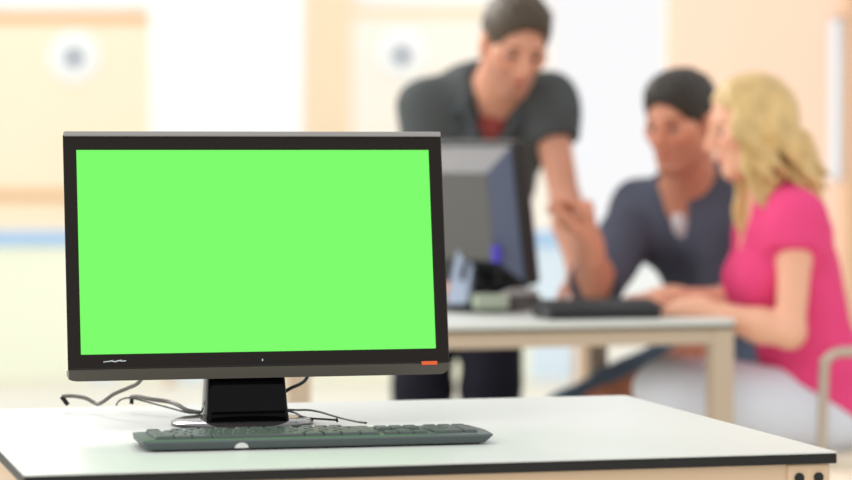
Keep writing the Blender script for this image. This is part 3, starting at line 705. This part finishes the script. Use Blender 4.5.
# ---- man seated, pointing --------------------------------------------------------------
def seated_man():
    J = dict(pelvis=at(748, 338, 6.72), neck=at(689, 186, 6.55), shR=at(641, 214, 6.68), shL=at(733, 205, 6.53),
             elR=at(596, 284, 6.36), wrR=at(591, 250, 6.16), elL=at(712, 347, 6.5), wrL=at(638, 386, 6.33),
             hipR=at(735, 345, 6.86), hipL=at(745, 342, 6.66), knR=at(640, 415, 6.9), knL=at(575, 425, 6.5),
             anR=at(650, 575, 6.92), anL=at(590, 582, 6.55), bow=-.02)
    for s in 'LR': J['an'+s][2] = .09; J['toe'+s] = V(J['an'+s][0]-.17, J['an'+s][1]-.02, .04)
    h = Head(at(681, 124, 6.42), (-.62, -.76, -.2), (-.12, -.15, 1), .92)
    p = empty('person', V(J['pelvis'][0], 6.65, 0), 'seated dark-haired man in a slate blue shirt raising one pointing hand', 'person')
    P = torso(J)+limbs(J)+[neckp(J, h, .055)]
    # raised right hand, index pointing
    P += hand(J['wrR'], V(-.1, -.3, 1), V(-1, .1, -.1), V(0, -1, -.2), [(.85, .95, .6), (1.45, 1.5, .9), (1.5, 1.55, .9), (1.5, 1.55, .9)], 1.14, thumb=(.45, .9), spread=.03)
    P += hand(J['wrL'], J['wrL']-J['elL'], V(0, .6, -.8), V(-.3, -.5, .4), [(.25, .35, .25)]*4, 1.03, spread=.07)
    v, f = sdf_mesh(P+h.prims(), VB, subs=h.subs())
    mesh_obj('body', v, f, M['skin_m'], p, True, cols=head_cols(v, h, stub=.6))
    eyes(h, p)
    v, f = short_hair(h)
    mesh_obj('hair', v, f, M['hair_d2'], p, True)
    F, L, A = torso_frame(J)
    S = torso(J, .013)+[sleeve(J['shR'], J['elR'], .072, .058, .98), sleeve(J['shL'], J['elL'], .072, .058, .86)]
    v, f = sdf_mesh(S, .0055, noise=cloth_noise(.0035), cuts=[(J['pelvis']+A*.03, -A)],
                    subs=[Cap(J['neck'], J['neck']+A*.2, .064, .08, .01), Cap(J['neck']+F*.06+A*.02, J['neck']+F*.15-A*.105, .036, .012, .006)])
    mesh_obj('henley_shirt', v, f, M['henley'], p, True)
    v, f = sdf_mesh([Ell(J['neck']+F*.078-A*.06, (.03, .026, .044), np.stack([F, L, A]))], .005); mesh_obj('undershirt', v, f, M['white_tee'], p, True, label='white undershirt in the open placket')
    for s in 'R':
        e = J['sh'+s]+(J['el'+s]-J['sh'+s])*1.0; d = nrm(J['el'+s]-J['sh'+s])
        v, f = sdf_mesh([Grp([Cap(e-d*.03, e+d*.03, .066, .063)], [(e+d*.012, d), (e-d*.022, -d)])], .005); mesh_obj('rolled_cuff', v, f, M['henley'], p, True)
    T_ = [Ell(J['pelvis'], (.13, .172, .135), np.stack([F, L, A]), .03)]+legs_cloth(J, .102, .086, .066)
    v, f = sdf_mesh(T_, .006, noise=cloth_noise(.003))
    mesh_obj('jeans', v, f, M['denim'], p, True); shoes(J, 'shoe', p)
    # stool he sits on
    c = J['pelvis']; zs = c[2]-.135
    st = empty('stool', V(c[0]+.02, c[1], 0), 'brown stool under the seated man, mostly hidden behind the woman', 'stool')
    MB().lathe([(.0, 0), (.15, 0), (.165, .01), (.165, .025), (.15, .032), (0, .032)], V(c[0]+.02, c[1], zs-.032), (0, 0, 1), 36).build('seat', M['stool'], st, True)
    for q in range(4):
        a = math.pi/4+q*math.pi/2
        MB().tube([V(c[0]+.02+.1*math.cos(a), c[1]+.1*math.sin(a), zs-.03), V(c[0]+.02+.15*math.cos(a), c[1]+.15*math.sin(a), 0)], .013, 10).build('leg', M['chrome'], st, True)
seated_man()

# ---- woman seated, typing ---------------------------------------------------------------
def seated_woman():
    J = dict(pelvis=at(826, 398, 6.18), neck=at(777, 188, 6.17), shL=at(797, 221, 6.03), shR=at(768, 216, 6.28),
             elL=at(790, 333, 5.98), wrL=at(692, 308.5, 6.02), elR=at(748, 306, 6.3), wrR=at(666, 298, 6.22),
             hipL=at(818, 413, 6.1), hipR=at(816, 409, 6.25), knL=at(668, 393, 6.085), knR=at(676, 390, 6.19),
             anL=at(668, 570, 6.06), anR=at(655, 570, 6.22), bow=.02)
    for s in 'LR': J['an'+s][2] = .09; J['toe'+s] = V(J['an'+s][0]-.15, J['an'+s][1], .035)
    h = Head(at(749, 128, 6.14), (-.965, -.1, -.2), (-.2, -.02, 1), .86)
    p = empty('person', V(J['pelvis'][0], 6.18, 0), 'woman with long blonde hair in a pink T-shirt, seated and typing', 'person')
    P = torso(J, 0, True)+limbs(J, True)+[neckp(J, h, .045)]
    P += hand(J['wrL'], V(-1, .12, -.08), V(0, 0, -1), V(0, 1, .1), [(.12, .3, .25)]*4, .95, spread=.07)
    P += hand(J['wrR'], V(-1, -.25, -.06), V(0, 0, -1), V(0, -1, .1), [(.12, .3, .25)]*4, .95, spread=.07)
    v, f = sdf_mesh(P+h.prims(True), VB, subs=h.subs())
    mesh_obj('body', v, f, M['skin_f'], p, True, cols=head_cols(v, h, lip=(.85, .45, .47), brow=(.62, .5, .38)))
    eyes(h, p)
    # hair: a cap with a parting and many wavy locks
    rnd = random.Random(11)
    cap = Grp([h.ell((-.016, 0, .05), (.107, .086, .089)), h.ell((-.05, 0, .0), (.082, .082, .1), .03)], cuts=[(h.w(.07, 0, .075), .8*h.F-.6*h.U), (h.w(0, 0, -.09), -h.U)])
    P = [cap]
    def lock(th, end_f, end_l, end_u, r, amp):
        a = h.w(.0+.07*math.cos(th)-.02, .068*math.sin(th), .078)
        b = h.w(.036+.095*math.cos(th)-.035, .1*math.sin(th), .0)
        c = h.w(end_f*.7+.3*(.085*math.cos(th)-.02), end_l*.6+.4*.105*math.sin(th), end_u*.55)
        e = h.w(end_f, end_l, end_u)
        s = spline([a, b, c, e], 7); ph = rnd.random()*6.28
        pts = []
        for i, q in enumerate(s):
            t_ = i/(len(s)-1); w = amp*min(1, t_*1.6)
            pts.append(q+w*(math.cos(ph+t_*13)*h.F+math.sin(ph+t_*13)*h.L))
        for i in range(len(pts)-1):
            t_ = i/(len(pts)-1); rr_ = r*(1-.55*t_**2)
            P.append(Cap(pts[i], pts[i+1], rr_, r*(1-.55*((i+1)/(len(pts)-1))**2), .005))
    for i in range(26):            # left side and back (towards the camera)
        th = math.radians(62+i*(235/25)); cs, sn = math.cos(th), math.sin(th)
        lock(th, (.005 if sn > 0 and cs > -.3 else -.06)+.085*cs+rnd.uniform(-.015, .015), .085*sn+rnd.uniform(-.015, .015), -.19+rnd.uniform(-.03, .05)-.03*(cs < -.3), .0155, .012)
    for i in range(12):
        th = math.radians(85+rnd.uniform(0, 190)); cs, sn = math.cos(th), math.sin(th)
        lock(th, -.04+.1*cs+rnd.uniform(-.02, .02), .1*sn, -.13+rnd.uniform(-.04, .04), .013, .015)
    for q, e in ((-60, (.06, -.03, -.26)), (-64, (.05, -.045, -.27)), (-68, (.04, -.03, -.25)), (-72, (.055, -.05, -.24))):
        lock(math.radians(q), *e, .015, .01)
    v, f = sdf_mesh(P, .0036, noise=lambda X, Y, Z: .0012*(np.sin(260*X+90*Z)+np.sin(230*Y-120*Z)))
    mesh_obj('hair', v, f, M['hair_b'], p, True)
    F, L, A = torso_frame(J)
    S = torso(J, .013, True)+[Cap(J['hipL'], J['hipR'], .107, None, .04)]+[sleeve(J['sh'+s], J['el'+s], .056, .054, .24) for s in 'LR']
    v, f = sdf_mesh(S, .005, noise=cloth_noise(.003, 1.1), cuts=[(J['pelvis']+F*.035+A*.015, nrm(-A*.69+F*.72))],
                    subs=[Cap(J['neck']+A*.01, J['neck']+A*.2, .06, .09, .01), Cap(J['neck']+F*.05+A*.02, J['neck']+F*.13-A*.1, .055, .03, .01)])
    mesh_obj('t_shirt', v, f, M['pink'], p, True)
    T_ = [Ell(J['pelvis']-V(0, 0, .01), (.122, .165, .118), np.stack([F, L, A]), .03)]+legs_cloth(J, .096, .072, .06)
    v, f = sdf_mesh(T_, .006, noise=cloth_noise(.003))
    mesh_obj('trousers', v, f, M['grey_trousers'], p, True); shoes(J, 'shoe_w', p)
    return J
JW = seated_woman()

# ------------------------------------------------------------------ armchair of the woman
ch = empty('armchair', V(1.0, 6.18, 0), 'cream chair with bent steel tube arms under the woman in pink', 'chair')
zs = .435; xs = at(786, 440, 6.0)[0]
MB().box((xs, 5.97, zs-.035), (xs+.46, 6.42, zs), bev=.012).build('seat', M['seat'], ch, True)
def bk(y, dx, z): return V(xs+.46+dx, y, z)
MB().loft([[V(xs+.44+dx+o, y, z) for y, o in ((6.0, 0), (6.1, .018), (6.19, .024), (6.28, .018), (6.39, 0), (6.39, .02), (6.28, .038), (6.19, .044), (6.1, .038), (6.0, .02))] for dx, z in ((.02, .52), (.05, .66), (.09, .82), (.1, .86))]).build('backrest', M['seat'], ch, True)
xf = at(824, 400, 5.93)[0]; za = at(840, 352, 5.93)[2]
for y in (5.93, 6.45):
    pts = [V(xf-.012, y, 0), V(xf-.008, y, .3), V(xf, y, za-.05), V(xf+.004, y, za-.02), V(xf+.02, y, za-.004), V(xf+.05, y, za), V(xf+.2, y, za), V(xf+.33, y, za-.01), V(xf+.36, y, za-.03), V(xf+.38, y, za-.08), V(xf+.42, y, .3), V(xf+.46, y, 0)]
    MB().tube(spline(pts, 4), .0115, 12).build('side_tube', M['chrome'], ch, True, label='bent steel tube forming legs and armrest')
for x in (xf+.0, xf+.4):
    MB().tube([V(x, 5.93, zs-.045), V(x, 6.45, zs-.045)], .01, 10).build('cross_bar', M['chrome'], ch, True)
MB().tube([V(xs+.47, 5.93, .55), V(xs+.475, 6.45, .55)], .009, 10).build('cross_bar', M['chrome'], ch, True)

# ------------------------------------------------------------------ light
wd = bpy.data.worlds.new('world'); sc.world = wd; wd.use_nodes = True
nt = wd.node_tree; bg = nt.nodes['Background']
tc = nt.nodes.new('ShaderNodeTexCoord'); sp = nt.nodes.new('ShaderNodeSeparateXYZ'); cr = nt.nodes.new('ShaderNodeValToRGB')
nt.links.new(tc.outputs['Generated'], sp.inputs[0]); nt.links.new(sp.outputs['Z'], cr.inputs[0]); nt.links.new(cr.outputs[0], bg.inputs['Color'])
cr.color_ramp.elements[0].color = (1, 1, 1, 1); cr.color_ramp.elements[1].color = (.98, 1, 1, 1)
bg.inputs['Strength'].default_value = 1.02
def area(name, loc, target, size, power, col=(1, 1, 1)):
    ld = bpy.data.lights.new(name, 'AREA'); ld.shape = 'RECTANGLE'; ld.size, ld.size_y = size; ld.energy = power; ld.color = col
    o = bpy.data.objects.new(name, ld); COL.objects.link(o); o.location = loc
    o.rotation_euler = (Vector(target)-Vector(loc)).to_track_quat('-Z', 'Y').to_euler(); return o
area('fill_light_back', (-1.2, 14.0, 3.6), (-.8, 16.9, 1.0), (5, 1.5), 34, (1, .97, .92))  # added to brighten the back wall and doors; no lamp hangs there
area('key_light_left', (-3.6, 6.6, 2.6), (.4, 6.2, .9), (2.5, 1.8), 70, (1, .98, .95))  # key light added from the left for modelling; no window built there
area('fill_light_front', (-.8, 2.2, 3.0), (-.1, 3.9, .8), (2.2, 1.2), 17, (1, .99, .97))  # soft fill added above the front table, not a room fitting
area('rim_light_left', (-1.6, 8.4, 2.7), (.1, 6.75, 1.3), (1.2, .8), 60, (1, .97, .9))
area('fill_light_mid', (-.8, 9.5, 3.5), (-.6, 13, .4), (4, 1.2), 30, (1, .99, .97))  # added to lift the low partition panels, no ceiling lamp there
